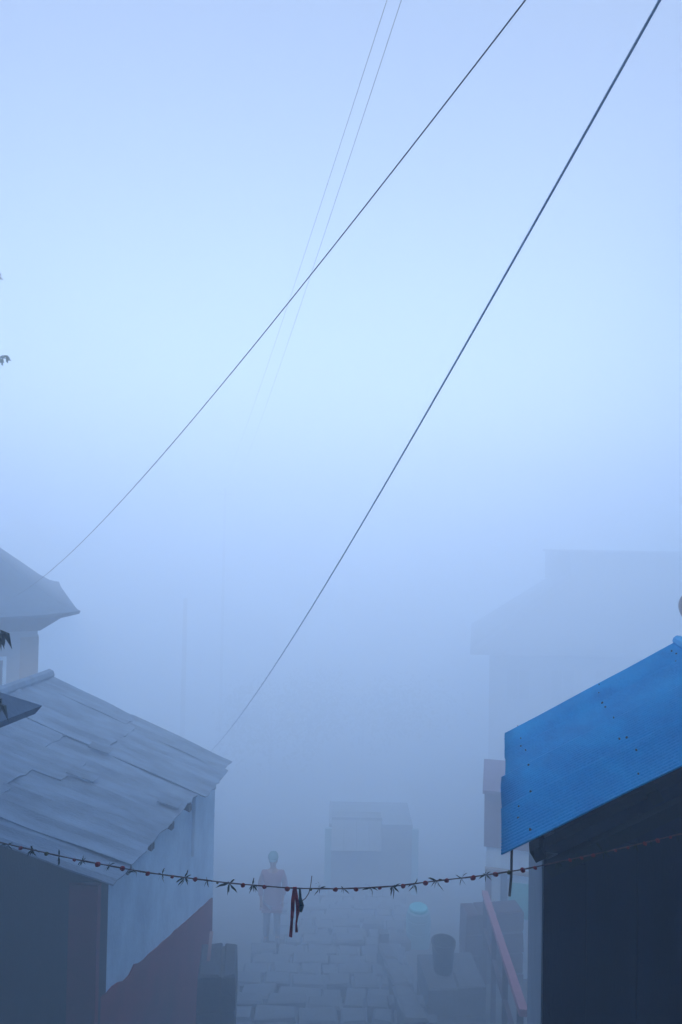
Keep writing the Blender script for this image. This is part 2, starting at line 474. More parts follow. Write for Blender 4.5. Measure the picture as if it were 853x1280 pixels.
# ------------------------------------------------------------------ upper-left house with flared roof
def flared_house():
    C = at(101, 768, 12.0)
    fd = V((-.90, -.43, 0)).normalized(); sdv = V((-fd.y, fd.x, 0)); sdv = sdv if sdv.y > 0 else -sdv
    A, B = 6.0, 6.5
    base = C + fd * A / 2 + sdv * B / 2; base.z = ground(0, 13.5)
    t = thing('flared_roof_house', base, 'tall pale house with flared hipped slate roof above the tin roof', 'house')
    # concave hip roof
    rings = [(0.0, .0), (.10, .035), (.25, .115), (.5, .30), (.9, .62), (1.5, 1.09), (2.2, 1.64), (2.98, 2.26)]
    def ring(off, dz, z0, lift):
        pts = []
        n = 10
        cs = [(off, off), (A - off, off), (A - off, B - off), (off, B - off)]
        for i in range(4):
            p, q = cs[i], cs[(i + 1) % 4]
            for k in range(n):
                f = k / n; e = abs(f - .5) * 2
                up = lift * max(0, e - .75) / .25
                pts.append(C + fd * (p[0] + (q[0] - p[0]) * f) + sdv * (p[1] + (q[1] - p[1]) * f) + V((0, 0, dz + z0 + up)))
        return pts
    b = MB(); vs = []
    for off, dz in rings: vs += ring(off, dz, 0, .06 * max(0, 1 - off / .4))
    n = 40
    fs = [(r * n + k, r * n + (k + 1) % n, (r + 1) * n + (k + 1) % n, (r + 1) * n + k) for r in range(len(rings) - 1) for k in range(n)]
    fs.append(tuple(range((len(rings) - 1) * n, len(rings) * n)))
    vs += ring(.02, -.05, 0, .06); m = len(rings) * n
    fs += [(k, (k + 1) % n, m + (k + 1) % n, m + k) for k in range(n)]
    vs += ring(.30, -.09, 0, 0)
    fs += [(m + k, m + (k + 1) % n, m + n + (k + 1) % n, m + n + k) for k in range(n)]
    vs += ring(.62, -.34, 0, 0); m += n
    fs += [(m + k, m + (k + 1) % n, m + n + (k + 1) % n, m + n + k) for k in range(n)]
    fs.append(tuple(range(m + n, m + 2 * n)))
    roof = b.add(vs, fs).build('roof', M['slate'], t)
    ins = .66; zt = C.z - .33; zb = base.z - 1.2
    c0 = C + fd * ins + sdv * ins; c0.z = zb
    MB().box(c0, fd * (A - 2 * ins), sdv * (B - 2 * ins), (0, 0, zt - zb)).build('wall', M['cream'], t)
    # corner pilaster, string course and windows
    MB().box(c0 - fd * .02 - sdv * .05, fd * .30, sdv * .30, (0, 0, zt - zb - .12)).build('pilaster', M['concrete'], t)
    MB().box(c0 - sdv * .06 + fd * .3 + V((0, 0, zt - zb - 2.3)), fd * (A - 2 * ins - .3), sdv * .05, (0, 0, .1)).build('string_course', M['concrete'], t)
    for k in range(3):
        p = c0 + fd * (.55 + k * 1.35) - sdv * .03 + V((0, 0, zt - zb - 1.75))
        wn = MB().box(p, fd * .9, sdv * .028, (0, 0, 1.25)).build('window', M['glass'], t)
        f = MB()
        for (a, c, l, h) in ((-.06, -.06, 1.02, .06), (-.06, 1.25, 1.02, .06), (-.06, 0, .06, 1.25), (.9, 0, .06, 1.25), (.43, 0, .04, 1.25)):
            f.box(p + fd * a + V((0, 0, c)) - sdv * .03, fd * l, sdv * .045, (0, 0, h))
        f.build('frame', M['white'], wn)
    for k in range(1, 5):   # curved eave brackets
        p = c0 + fd * (.05 + k * 1.05); p.z = zt
        pts = [p + V((0, 0, -.55)) - sdv * .051, p - sdv * .2 + V((0, 0, -.28)), p - sdv * .5 + V((0, 0, -.02))]
        MB().tube(pts, .035, 6).build('eave_bracket', M['darkwood'], t)
    return C
FC = flared_house()

# ------------------------------------------------------------------ neighbour's house beside the camera: only its eave corner shows
def near_house():
    T = at(53, 882, 4.6)
    ax = V((-.97, .22, 0)).normalized(); ay = V((-.22, -.97, 0)).normalized()
    A, B = 4.2, 3.6
    base = T + ax * A / 2 + ay * B / 2; base.z = ground(0, 4)
    t = thing('eave_corner_house', base, 'dark slate eave corner of a house jutting out over the tin roof', 'house')
    b = MB(); vs = []; n = 40
    rings = [(0, 0), (.2, .13), (.7, .45), (1.3, .84), (1.75, 1.12)]
    def ring(off, dz, rd):
        pts = []
        cs = [(off, off), (A - off, off), (A - off, B - off), (off, B - off)]
        for i in range(4):
            p, q = cs[i], cs[(i + 1) % 4]
            for k in range(10):
                f = k / 10; pts.append(T + ax * (p[0] + (q[0] - p[0]) * f) + ay * (p[1] + (q[1] - p[1]) * f) + V((0, 0, dz)))
        return pts
    for r in rings: vs += ring(*r, 0)
    fs = [(r * n + k, r * n + (k + 1) % n, (r + 1) * n + (k + 1) % n, (r + 1) * n + k) for r in range(len(rings) - 1) for k in range(n)]
    fs.append(tuple(range((len(rings) - 1) * n, len(rings) * n)))
    m = len(rings) * n
    vs += ring(.03, -.05, 0) + ring(.38, -.20, 0)
    fs += [(k, (k + 1) % n, m + (k + 1) % n, m + k) for k in range(n)] + [(m + k, m + (k + 1) % n, m + n + (k + 1) % n, m + n + k) for k in range(n)]
    fs.append(tuple(range(m + n, m + 2 * n)))
    b.add(vs, fs).build('roof', M['slate'], t)
    ins = .55; zt = T.z - .19; zb = ground(0, 5.6) - .4
    c0 = T + ax * ins + ay * ins; c0.z = zb
    MB().box(c0, ax * (A - 2 * ins), ay * (B - 2 * ins), (0, 0, zt - zb)).build('wall', M['cream'], t)
    u0 = T + ax * .95 + ay * .6; u0.z = T.z + .3
    MB().box(u0, ax * 3.0, ay * 2.6, (0, 0, 5.6)).build('shade_upper_storey', M['cream'], t)  # storey added out of view to cut skylight from the left
    MB().box(u0 - ax * .2 - ay * .2 + V((0, 0, 5.601)), ax * 3.4, ay * 3.0, (0, 0, .14)).build('roof_slab', M['concrete'], t)
    return T, ax, ay, A, B, c0, ins
NT, NAX, NAY, NA, NB, NC0, NINS = near_house()

# ------------------------------------------------------------------ tall house added on the right, outside the view, to block skylight
def shade_side_house():
    t = thing('shade_side_house', (6.6, 5.2, ground(0, 5.2)), 'tall plain house added out of view beyond the blue roofed shed to block skylight', 'house')
    MB().box((4.25, 2.9, ground(0, 7.6) - .5), (5, 0, 0), (0, 4.6, 0), (0, 0, 5.4 - ground(0, 7.6) + .5)).build('wall', M['cream'], t)
    MB().box((4.1, 2.75, 5.401), (5.3, 0, 0), (0, 4.9, 0), (0, 0, .14)).build('roof_slab', M['concrete'], t)
    for k in range(3):
        p = V((4.222, 3.4 + k * 1.4, .8))
        wn = MB().box(p, (.027, 0, 0), (0, .8, 0), (0, 0, 1.2)).build('window', M['glass'], t)
        f = MB()
        for (a, c, l, h) in ((-.06, -.06, .92, .06), (-.06, 1.2, .92, .06), (-.06, 0, .06, 1.2), (.8, 0, .06, 1.2)): f.box(p + V((-.02, a, c)), (.045, 0, 0), (0, l, 0), (0, 0, h))
        f.build('frame', M['white'], wn)
shade_side_house()

# ------------------------------------------------------------------ big building behind on the right
def tower_house():
    Y0 = 31.0
    L = at(612, 820, Y0); E = at(588, 812, Y0 - .6); top = at(716, 690, Y0 + 1.2)
    zb = ground(0, Y0) - 1
    base = V((L.x + 4, Y0 + 3, ground(0, Y0 + 3)))
    t = thing('tower_house', base, 'large pale house with sloping roof and square top storey behind blue roof', 'house')
    Wd, Dp = 15.0, 7.0
    kx = (Y0 + Dp) / Y0
    MB().prism([(L.x, Y0, zb), (L.x + Wd, Y0, zb), (L.x + Wd, Y0 + Dp, zb), (L.x * kx + .2, Y0 + Dp, zb)], (0, 0, L.z - zb)).build('wall', M['greyplaster'], t)
    # sloping roof with overhang
    z0 = E.z; zt = at(716, 722, Y0 + 1.2).z
    x0, x1 = E.x, L.x + Wd + .5
    y0, y1 = Y0 - .6, Y0 + Dp + .6
    tx0 = top.x - .1; ty0 = Y0 + 1.3
    lo = [V((x0, y0, z0)), V((x1, y0, z0)), V((x1, y1, z0)), V((x0 * kx + .3, y1, z0))]
    hi = [V((tx0, ty0, zt)), V((x1 - 2.2, ty0, zt)), V((x1 - 2.2, y1 - 1.9, zt)), V((tx0 + .8, y1 - 1.9, zt))]
    un = [p - V((0, 0, .22)) for p in lo]
    b = MB(); b.add(un + lo + hi, [(3, 2, 1, 0), (0, 1, 5, 4), (1, 2, 6, 5), (2, 3, 7, 6), (3, 0, 4, 7), (4, 5, 9, 8), (5, 6, 10, 9), (6, 7, 11, 10), (7, 4, 8, 11), (8, 9, 10, 11)])
    b.build('roof', M['greyplaster'], t)
    MB().box((top.x, ty0 + .1, zt - .3), (x1 - 2.4 - top.x, 0, 0), (0, y1 - 2.2 - ty0, 0), (0, 0, top.z - zt + .3 - .12)).build('top_storey', M['greyplaster'], t)
    MB().box((top.x - .12, ty0 - .02, top.z - .12), (x1 - 2.4 - top.x + .24, 0, 0), (0, y1 - 2.0 - ty0, 0), (0, 0, .12)).build('roof_slab', M['greyplaster'], t)
    for i in range(6):
        for j in range(2):
            p = V((L.x + .8 + i * 2.0, Y0 - .03, L.z - 1.9 - j * 2.7))
            wn = MB().box(p, (1.0, 0, 0), (0, .028, 0), (0, 0, 1.3)).build('window', M['glass'], t)
            f = MB()
            for (a, c, l, h) in ((-.07, -.07, 1.14, .07), (-.07, 1.3, 1.14, .07), (-.07, 0, .07, 1.3), (1.0, 0, .07, 1.3), (.48, 0, .05, 1.3)):
                f.box(p + V((a, -.03, c)), (l, 0, 0), (0, .05, 0), (0, 0, h))
            f.build('frame', M['greyplaster'], wn)
tower_house()

# ------------------------------------------------------------------ lean-to house past the blue shed, with turquoise shutter
def lean_to():
    Y0 = 11.6
    A = at(606, 988, Y0); zb = ground(0, Y0 + 3) - .4
    yd = V((A.x, A.y, 0)).normalized(); yd = V((yd.x + .01, yd.y, 0)).normalized(); xd = V((yd.y, -yd.x, 0))
    O = V((A.x, A.y, 0))
    base = O + xd * 1.3 + yd * 1.5; base.z = ground(0, Y0 + 1)
    t = thing('lean_to_house', base, 'narrow house with faded purple upper wall and turquoise shutter past the blue shed', 'house')
    Wd, Dp = 2.6, 1.3
    up = lambda h: V((0, 0, h))
    def bx(x, y, z, w_, d_, h_, name, m): return MB().box(O + xd * x + yd * y + up(z), xd * w_, yd * d_, up(h_)).build(name, M[m], t)
    zl = at(606, 1056, Y0).z; z2 = at(606, 1084, Y0).z
    bx(.04, 0, zb, Wd, Dp, zl - zb, 'lower_wall', 'white')
    bx(0, -.06, zl, Wd + .06, Dp + .1, A.z - zl, 'upper_wall', 'purple')
    bx(-.03, -.16, A.z, Wd + .2, Dp + .3, .06, 'roof_slab', 'purple')
    bx(.02, -.08, z2 - .03, Wd, .075, .05, 'string_course', 'concrete')
    p = at(636, 1141, Y0); q = at(662, 1099, Y0); px = (p - O).dot(xd)
    bx(px, -.045, p.z, .62, .04, q.z - p.z, 'shutter', 'teal')
    for k in (0, 1): bx(px - .055 + k * .68, -.05, p.z - .05, .05, .045, q.z - p.z + .1, 'shutter_frame', 'cream')
    bx(.03, -.06, zb, .10, .055, z2 - zb - .031, 'corner_post', 'purple')
    r = (at(626, 1090, Y0) - O).dot(xd)
    bx(r, -.07, zb, .11, .065, z2 - zb - .031, 'door_post', 'slate')
lean_to()

# ------------------------------------------------------------------ handrail, low walls, bucket, ledge
def handrail():
    p0 = at(655, 1262, 6.7); p1 = at(606, 1113, 10.6)
    t = thing('handrail', V((p0.x, p0.y, ground(0, p0.y))).lerp(V((p1.x, p1.y, ground(0, p1.y))), .5), 'faded pink sloping handrail along the lane beside the blue shed', 'handrail')
    d = p1 - p0; s = d.cross(V((0, 0, 1))).normalized() * .085; u = V((0, 0, .07))
    MB().box(p0 - s / 2 - u, d, s, u).build('rail', M['pinkrail'], t)
    MB().box(p0 - s * .3 - u * 8, d, s * .6, u * .6).build('lower_rail', M['darkred'], t)
    for f in (.06, .36, .66, .97):
        p = p0.lerp(p1, f); zb = ground(0, p.y) - .3
        MB().cbox((p.x, p.y, zb), .06, .06, p.z - zb - .068, math.atan2(d.y, d.x)).build('post', M['darkred'], t)
handrail()

def rubble_wall(name, o, a, depth, h, label, cat, matn='rock', rows=4, seed=1):
    """a low wall built of separate rough blocks"""
    rnd = random.Random(seed); o = V(o); a = V(a); ln = a.length; ad = a.normalized(); dd = V((-ad.y, ad.x, 0))
    t = thing(name, o + a / 2 + dd * depth / 2, label, cat)
    MB().box(o + ad * .02 + dd * .02, ad * (ln - .04), dd * (depth - .04), (0, 0, h - .03)).build('core', M['soil'], t)
    z = 0
    for r in range(rows):
        rh = h / rows; x = 0
        while x < ln - .02:
            wd = min(rnd.uniform(.18, .42), ln - x)
            if ln - x - wd < .1: wd = ln - x
            b = MB(); j = lambda: rnd.uniform(-.012, .012)
            b.chamfer_box(o + ad * (x + .008) + dd * (j() - .0) + V((0, 0, z + .006)), ad * (wd - .016), dd * depth, (0, 0, rh - .012), .018)
            for v in b.v: v += ad * j() * .6 + dd * j() + V((0, 0, j() * .5))
            b.build('stone', M[matn], t)
            x += wd
        z += rh
    return t
p = at(583, 1143, 10.9)
rubble_wall('garden_wall', (p.x, 10.9, ground(0, 10.9) - .3), (.95, .12, 0), .35, p.z - ground(0, 10.9) + .3, 'dark reddish low stone wall behind the pink handrail', 'wall', 'darkred', 4, 4)

blk = at(531, 1217, 9.5)
BZ = ground(0, 9.6) - .25
rubble_wall('stone_plinth', (blk.x, 9.2, BZ), (.80, .06, 0), .75, blk.z - BZ, 'rough stone plinth carrying the dark bucket', 'plinth', 'rock', 2, 6)
def bucket():
    c = at(554, 1214, 9.55); c.z = blk.z + .02
    t = thing('bucket', c, 'dark plastic bucket standing on the stone plinth', 'bucket')
    MB().lathe(c, [(.125, 0), (.13, .01), (.158, .37), (.17, .375), (.17, .40), (.158, .40), (.152, .38), (.12, .03)], 28).build('tub', M['plastic'], t, smooth=False)
    pts = [c + V((.16 * math.cos(a), -.02 - .12 * math.sin(a), .385 - .10 * math.sin(a))) for a in [math.pi * k / 12 for k in range(13)]]
    MB().tube(pts, .006, 6).build('handle', M['steel'], t)
bucket()

def stair_cheek():
    a = at(480, 1196, 12.0); b_ = at(518, 1284, 8.7)
    t = thing('stair_cheek', V((a.x, 10.3, ground(0, 10.3))), 'dark sloping kerb wall dividing the stone steps', 'kerb wall')
    rnd = random.Random(9); n = 8
    for i in range(n):
        f0, f1 = i / n, (i + 1) / n
        x0 = b_.x + (a.x - b_.x) * f0; y0 = 8.4 + 3.6 * f0; y1 = 8.4 + 3.6 * f1
        b = MB(); d = V((a.x - b_.x, 3.6, -.35 * 3.6)) / n
        wd = .30 - .10 * f0
        b.chamfer_box((x0 - wd / 2, y0 + .008, ground(0, y0) - .4), d * .985, (wd, .0, 0), (0, 0, .66 + rnd.uniform(-.03, .03)), .03)
        for v in b.v: v += V((rnd.uniform(-.012, .012), 0, rnd.uniform(-.01, .01)))
        b.build('coping_stone', M['rock'], t)
    p = V((a.x, 12.15, ground(0, 12.15) - .2))
    MB().cbox(p, .16, .16, .62, .1).build('end_post', M['rock'], t)
stair_cheek()

p = at(247, 1216, 6.35)
gz = ground(0, 6.35) - .3
rubble_wall('stone_platform', (p.x, 6.3, gz), (.36, .04, 0), .50, p.z - gz, 'rough stone platform block beside the maroon wall base', 'platform', 'rock', 5, 12)
pl = at(258, 1214, 6.5)
def plank():
    b = MB(); q = at(262, 1187, 6.62); g = V((pl.x, 6.5, p.z + .012))
    b.box(g, (.032, .0, 0), (0, .014, 0), V((q.x - g.x, .12, .20)))
    tag(b.build('plank', M['plank'], origin=g), 'short pale plank propped up on the rough stone platform', 'plank')
plank()

# ------------------------------------------------------------------ kiosk at the foot of the steps
def kiosk():
    Y0 = 18.5
    A = at(406, 1020, Y0); zb = ground(0, Y0 + .5) - .35; gz = ground(0, Y0)
    B = at(502, 1020, Y0)
    t = thing('kiosk', V(((A.x + B.x) / 2, Y0 + .7, gz)), 'small shop kiosk with grey tin awning and cyan corner posts', 'kiosk')
    wd = B.x - A.x + .5; zt = A.z
    MB().box((A.x + .12, Y0 + .12, zb), (wd - .3, 0, 0), (0, 1.5, 0), (0, 0, zt - zb - .25)).build('cabin', M['dullteal'], t)
    for x in (A.x + .02, B.x + .3):
        MB().box((x, Y0, zb), (.17, 0, 0), (0, .11, 0), (0, 0, at(410, 1036, Y0).z - zb)).build('post', M['cyan'], t)
    # awning of three sheets
    zl = at(420, 1080, Y0 - .5).z
    for k in range(4):
        x = A.x + .2 + k * .33
        o = V((x, Y0 - .55, zl + .35)); 
        MB().box(o, (.32, 0, 0), (0, .7, zt - zl - .30), (0, -.01, .02)).build('awning_sheet', M['dullteal'], t)
    MB().box((A.x + .2, Y0 - .02, zt - .3), (1.35, 0, 0), (0, .1, 0), (0, 0, .28)).build('signboard', M['dullteal'], t)
    zc = at(440, 1150, Y0).z
    for k in range(5):
        MB().box((A.x + .22 + k * .25, Y0 + .02, zb), (.24, 0, 0), (0, .095, 0), (0, 0, zc - zb + .5)).build('counter_board', M['concrete'], t)
    MB().box((A.x + .15, Y0 - .2, zc + .5), (1.45, 0, 0), (0, .32, 0), (0, 0, .05)).build('counter_top', M['dullteal'], t)
kiosk()
def drum():
    c = at(523, 1160, 13.2); c.z = ground(0, 13.2)
    t = thing('water_drum', c, 'cyan plastic water drum beside the kiosk', 'drum')
    MB().lathe(c, [(.0, -.3), (.21, -.3), (.225, .03), (.235, .22), (.225, .23), (.225, .25), (.235, .26), (.235, .44), (.225, .45), (.225, .47), (.23, .48), (.21, .58), (.17, .60)], 28).build('barrel', M['cyan'], t, smooth=False)
    MB().lathe(c + V((0, 0, .60)), [(.175, 0), (.18, .04), (.16, .06)], 24).build('lid', M['teal'], t)
drum()

# ------------------------------------------------------------------ person in a red coat at the foot of the steps
def person():
    f = at(340, 1172, 13.0); f.z = ground(0, 13.0) + .0
    t = thing('person', f, 'person in red coat, dark trousers and teal cap standing on the lane', 'person')
    H = 1.56 / 1.7
    def skin(name, pts, edges, mt, lev=2):
        me = bpy.data.meshes.new(name); me.from_pydata([tuple(V(q[0]) * H) for q in pts], edges, []); me.materials.append(mt)
        o = bpy.data.objects.new(name, me); col.objects.link(o); o.parent = t
        o.modifiers.new('skin', 'SKIN').use_smooth_shade = True
        for i, q in enumerate(pts):
            r = q[1] if isinstance(q[1], tuple) else (q[1], q[1]); me.skin_vertices[0].data[i].radius = (r[0] * H, r[1] * H)
        me.skin_vertices[0].data[0].use_root = True
        s = o.modifiers.new('sub', 'SUBSURF'); s.levels = lev; s.render_levels = lev
        return o
    body = [((0, 0, .92), (.15, .11)), ((0, 0, 1.12), (.14, .10)), ((0, .01, 1.34), (.16, .11)), ((0, .01, 1.46), .07), ((0, 0, 1.53), .055),
            ((0, -.015, 1.58), (.07, .085)), ((0, -.01, 1.67), (.08, .095)), ((0, 0, 1.74), .06),
            ((.18, .01, 1.40), .055), ((.24, .05, 1.15), .045), ((.21, .0, .91), .035), ((.20, -.02, .82), .03),
            ((-.18, .01, 1.40), .055), ((-.25, .02, 1.14), .045), ((-.23, -.05, .90), .035), ((-.22, -.07, .82), .03),
            ((.09, 0, .86), .085), ((.10, -.01, .50), .06), ((.11, .02, .09), .04), ((.12, -.12, .04), .035),
            ((-.09, 0, .86), .085), ((-.11, -.03, .50), .06), ((-.12, .0, .09), .04), ((-.13, -.14, .04), .035)]
    be = [(0, 1), (1, 2), (2, 3), (3, 4), (4, 5), (5, 6), (6, 7), (2, 8), (8, 9), (9, 10), (10, 11), (2, 12), (12, 13), (13, 14), (14, 15), (0, 16), (16, 17), (17, 18), (18, 19), (0, 20), (20, 21), (21, 22), (22, 23)]
    skin('body', body, be, M['skin'])
    coat = [((0, 0, .84), (.21, .15)), ((0, 0, 1.12), (.18, .135)), ((0, .01, 1.34), (.19, .135)), ((0, .01, 1.46), .10),
            ((.19, .01, 1.39), .078), ((.25, .05, 1.15), .066), ((.215, .0, .93), .055), ((-.19, .01, 1.39), .078), ((-.26, .02, 1.14), .066), ((-.235, -.045, .92), .055), ((0, 0, .72), (.22, .16))]
    skin('coat', coat, [(0, 1), (1, 2), (2, 3), (2, 4), (4, 5), (5, 6), (2, 7), (7, 8), (8, 9), (0, 10)], M['redcoat'])
    tr = [((0, 0, .90), (.16, .12)), ((.095, 0, .80), .10), ((.10, -.01, .50), .08), ((.11, .02, .10), .068), ((-.095, 0, .80), .10), ((-.11, -.03, .50), .08), ((-.12, .0, .10), .068)]
    skin('trousers', tr, [(0, 1), (1, 2), (2, 3), (0, 4), (4, 5), (5, 6)], M['trousers'])
    for s_ in (1, -1):
        hx = V((.20, -.02, .82)) if s_ > 0 else V((-.22, -.07, .82))
        b = MB()
        off = f
        b.tube([off + (hx + V((0, 0, .02))) * H, off + (hx + V((0, -.01, -.07))) * H], [.028, .03], 8)
        for k in range(4):
            x0 = hx + V(((k - 1.5) * .016, -.01, -.07)); l = (.055, .065, .06, .045)[k]
            b.tube([off + x0 * H, off + (x0 + V((0, -.008, -l * .6))) * H, off + (x0 + V((0, -.03, -l))) * H], [.009, .0085, .007], 6)
        x0 = hx + V((-.025 * s_, -.015, -.02)); b.tube([off + x0 * H, off + (x0 + V((-.015 * s_, -.02, -.04))) * H, off + (x0 + V((-.012 * s_, -.03, -.065))) * H], [.010, .009, .007], 6)
        b.build('hand', M['skin'], t, smooth=True)
        b = MB(); fx = V((.115 * s_, -.05 - (.02 if s_ < 0 else 0), 0))
        b.chamfer_box(f + (fx + V((-.05, -.14, .0))) * H, V((.10, 0, 0)) * H, V((0, .27, 0)) * H, V((0, 0, .10)) * H, .03)
        b.build('shoe', M['hair'], t)
    hd = f + V((0, -.01, 1.66)) * H
    b = MB(); b.lathe(hd + V((0, 0, .035)), [(.094, -.01), (.099, .02), (.092, .065), (.065, .105), (.02, .12)], 20)
    b.tube([hd + V((0, -.07, .035)), hd + V((0, -.15, .02))], [.07, .055], 10)
    for v in b.v[-20:]: v.z = hd.z + .03 + (v.z - hd.z) * .12
    b.build('cap', M['hat'], t, smooth=True)
    b = MB(); b.lathe(hd + V((0, .03, -.06)), [(.05, -.02), (.078, .01), (.086, .06), (.08, .1)], 16); b.build('hair', M['hair'], t, smooth=True)
    b = MB(); b.tube([hd + V((0, -.085, .012)), hd + V((0, -.108, -.03)), hd + V((0, -.09, -.038))], [.008, .014, .01], 8); b.build('nose', M['skin'], t)
    for s_ in (1, -1):
        MB().lathe(hd + V((.03 * s_, -.086, .0)), [(.004, -.006), (.010, -.002), (.010, .002), (.004, .006)], 8).build('eye', M['hair'], t)
person()

# ------------------------------------------------------------------ poles and cables
def pole(p, top, label, arms=(), r0=.11, r1=.075):
    t = thing('utility_pole', p, label, 'utility pole')
    MB().tube([V(p) - V((0, 0, .5)), V((p[0], p[1], top))], [r0, r1], 14).build('shaft', M['concrete'], t, smooth=True)
    for (z, d) in arms:
        d = V(d); a = V((p[0], p[1], z)) - d + V((0, -.1, 0))
        MB().box(a - V((0, .03, .03)), d * 2, (0, .06, 0), (0, 0, .06)).build('crossarm', M['steel'], t)
        for k in (-.9, .9):
            c = V((p[0], p[1], z)) + d * k + V((0, -.1, .03))
            MB().lathe(c, [(.015, 0), (.015, .03), (.035, .04), (.03, .07), (.035, .08), (.02, .11)], 10).build('insulator', M['white'], t)
    return t
# unseen house added behind the camera to shade the near fog; holds cable hooks
def shade_house():
    t = thing('shade_house', (0, -4.5, -1.77), 'added unseen house with porch roof behind the viewpoint, shading the near fog', 'house')
    MB().box((-9, -8.5, -2.3), (18, 0, 0), (0, 7.2, 0), (0, 0, 9.0)).build('wall', M['cream'], t)
    MB().box((-9.3, -8.8, 6.705), (18.6, 0, 0), (0, 7.9, 0), (0, 0, .16)).build('roof_slab', M['concrete'], t)
    for k in range(12):
        MB().box((-2.68 + k * .48, -1.298, 2.2), (.47, 0, 0), (0, 2.45, -.36), (0, 0, .03)).build('shade_porch_sheet', M['tin'], t)  # porch roof added overhead to shade the closest air
    for x in (-2.5, 2.9):
        MB().cbox((x, 1.0, -1.9), .14, .14, 3.74).build('shade_porch_post', M['darkwood'], t)
    MB().box((-9, -1.299, -2.3), (6.3, 0, 0), (0, 1.8, 0), (0, 0, 9.0)).build('shade_wing_wall', M['cream'], t)
    MB().box((3.1, -1.299, -4.5), (5.9, 0, 0), (0, 3.9, 0), (0, 0, 11.2)).build('shade_wing_wall', M['cream'], t)  # both wings added to keep light off the near lane
    MB().box((-9.3, -.899, 6.705), (6.75, 0, 0), (0, 1.7, 0), (0, 0, .16)).build('roof_slab', M['concrete'], t)
    MB().box((2.95, -.899, 6.705), (6.35, 0, 0), (0, 3.75, 0), (0, 0, .16)).build('roof_slab', M['concrete'], t)
    for k in range(2):
        p = V((-2.2 + k * 2.6, -1.325, -.5))
        wn = MB().box(p + V((0, 0, 3.3)), (1.1, 0, 0), (0, .022, 0), (0, 0, 1.3)).build('window', M['glass'], t)
        f = MB()
        for (a, c, l, h) in ((-.07, -.07, 1.24, .07), (-.07, 1.3, 1.24, .07), (-.07, 0, .07, 1.3), (1.1, 0, .07, 1.3)):
            f.box(p + V((a, -.0, c + 3.3)), (l, 0, 0), (0, .045, 0), (0, 0, h))
        f.build('frame', M['white'], wn)
    return t
TH = shade_house()
fp = at(232, 748, 37.0); fpg = ground(0, 37.0)
pole(V((fp.x, 37.0, fpg - .1)), fp.z, 'faint utility pole rising from the fog behind the tin roofed hut', (), .15, .11)
fq = V((-7.5, 44.0, ground(0, 30)))
pole(V((fq.x, fq.y, fq.z - .1)), 2.4, 'distant utility pole lost in fog where the two high cables end', ((2.0, V((.42, .1, 0))),))

def cable(name, start, end, sag, r, m, label):
    """hangs from a hook on the added shade house, past start, down to end"""
    start = V(start); end = V(end)
    d0 = (end - start) - V((0, 0, 4 * sag)); tt = (-1.2 - start.y) / d0.y
    hook = start + d0 * tt
    MB().tube([V((hook.x, -1.33, hook.z)), hook], .02, 8).build('cable_hook', M['steel'], TH)
    out = [hook.lerp(start, k / 6) for k in range(6)]
    n = 90
    for k in range(n + 1):
        f = k / n; q = start.lerp(end, f); q.z -= sag * 4 * f * (1 - f); out.append(q)
    tag(MB().tube(out, r, 8).build(name, m, smooth=True, origin=out[0]), label, 'cable')
endA = at(232, 962, 21.0)
cable('overhead_cable', at(825, 0, 2.7), endA, .62, .0064, M['cable'], 'thick overhead cable running steeply down behind the tin roofed hut')
cp = thing('cable_post', V((endA.x, 21.0, ground(0, 21) - .15)), 'wooden cable post hidden behind the tin roofed hut', 'post')
MB().tube([V((endA.x, 21.0, ground(0, 21) - .4)), endA + V((0, .03, .1))], [.07, .05], 10).build('shaft', M['bark'], cp)
MB().tube([endA - V((.05, 0, 0)), endA + V((.05, 0, 0))], .03, 8).build('clamp', M['steel'], cp)
cable('overhead_cable', at(657, 0, 2.5), at(14, 748, 12.25), .32, .0030, M['wire'], 'thin dark overhead cable running down to the flared slate roof')
cable('overhead_cable', at(484, 0, 6.2), (fq.x - .38, fq.y - .1, 2.13), .5, .0033, M['wire'], 'faint high cable of the fading pair, the one towards the tin roofed hut')
cable('overhead_cable', at(502, 0, 6.0), (fq.x + .38, fq.y - .1, 2.13), .5, .0033, M['wire'], 'faint high cable of the fading pair, the one towards the blue shed')

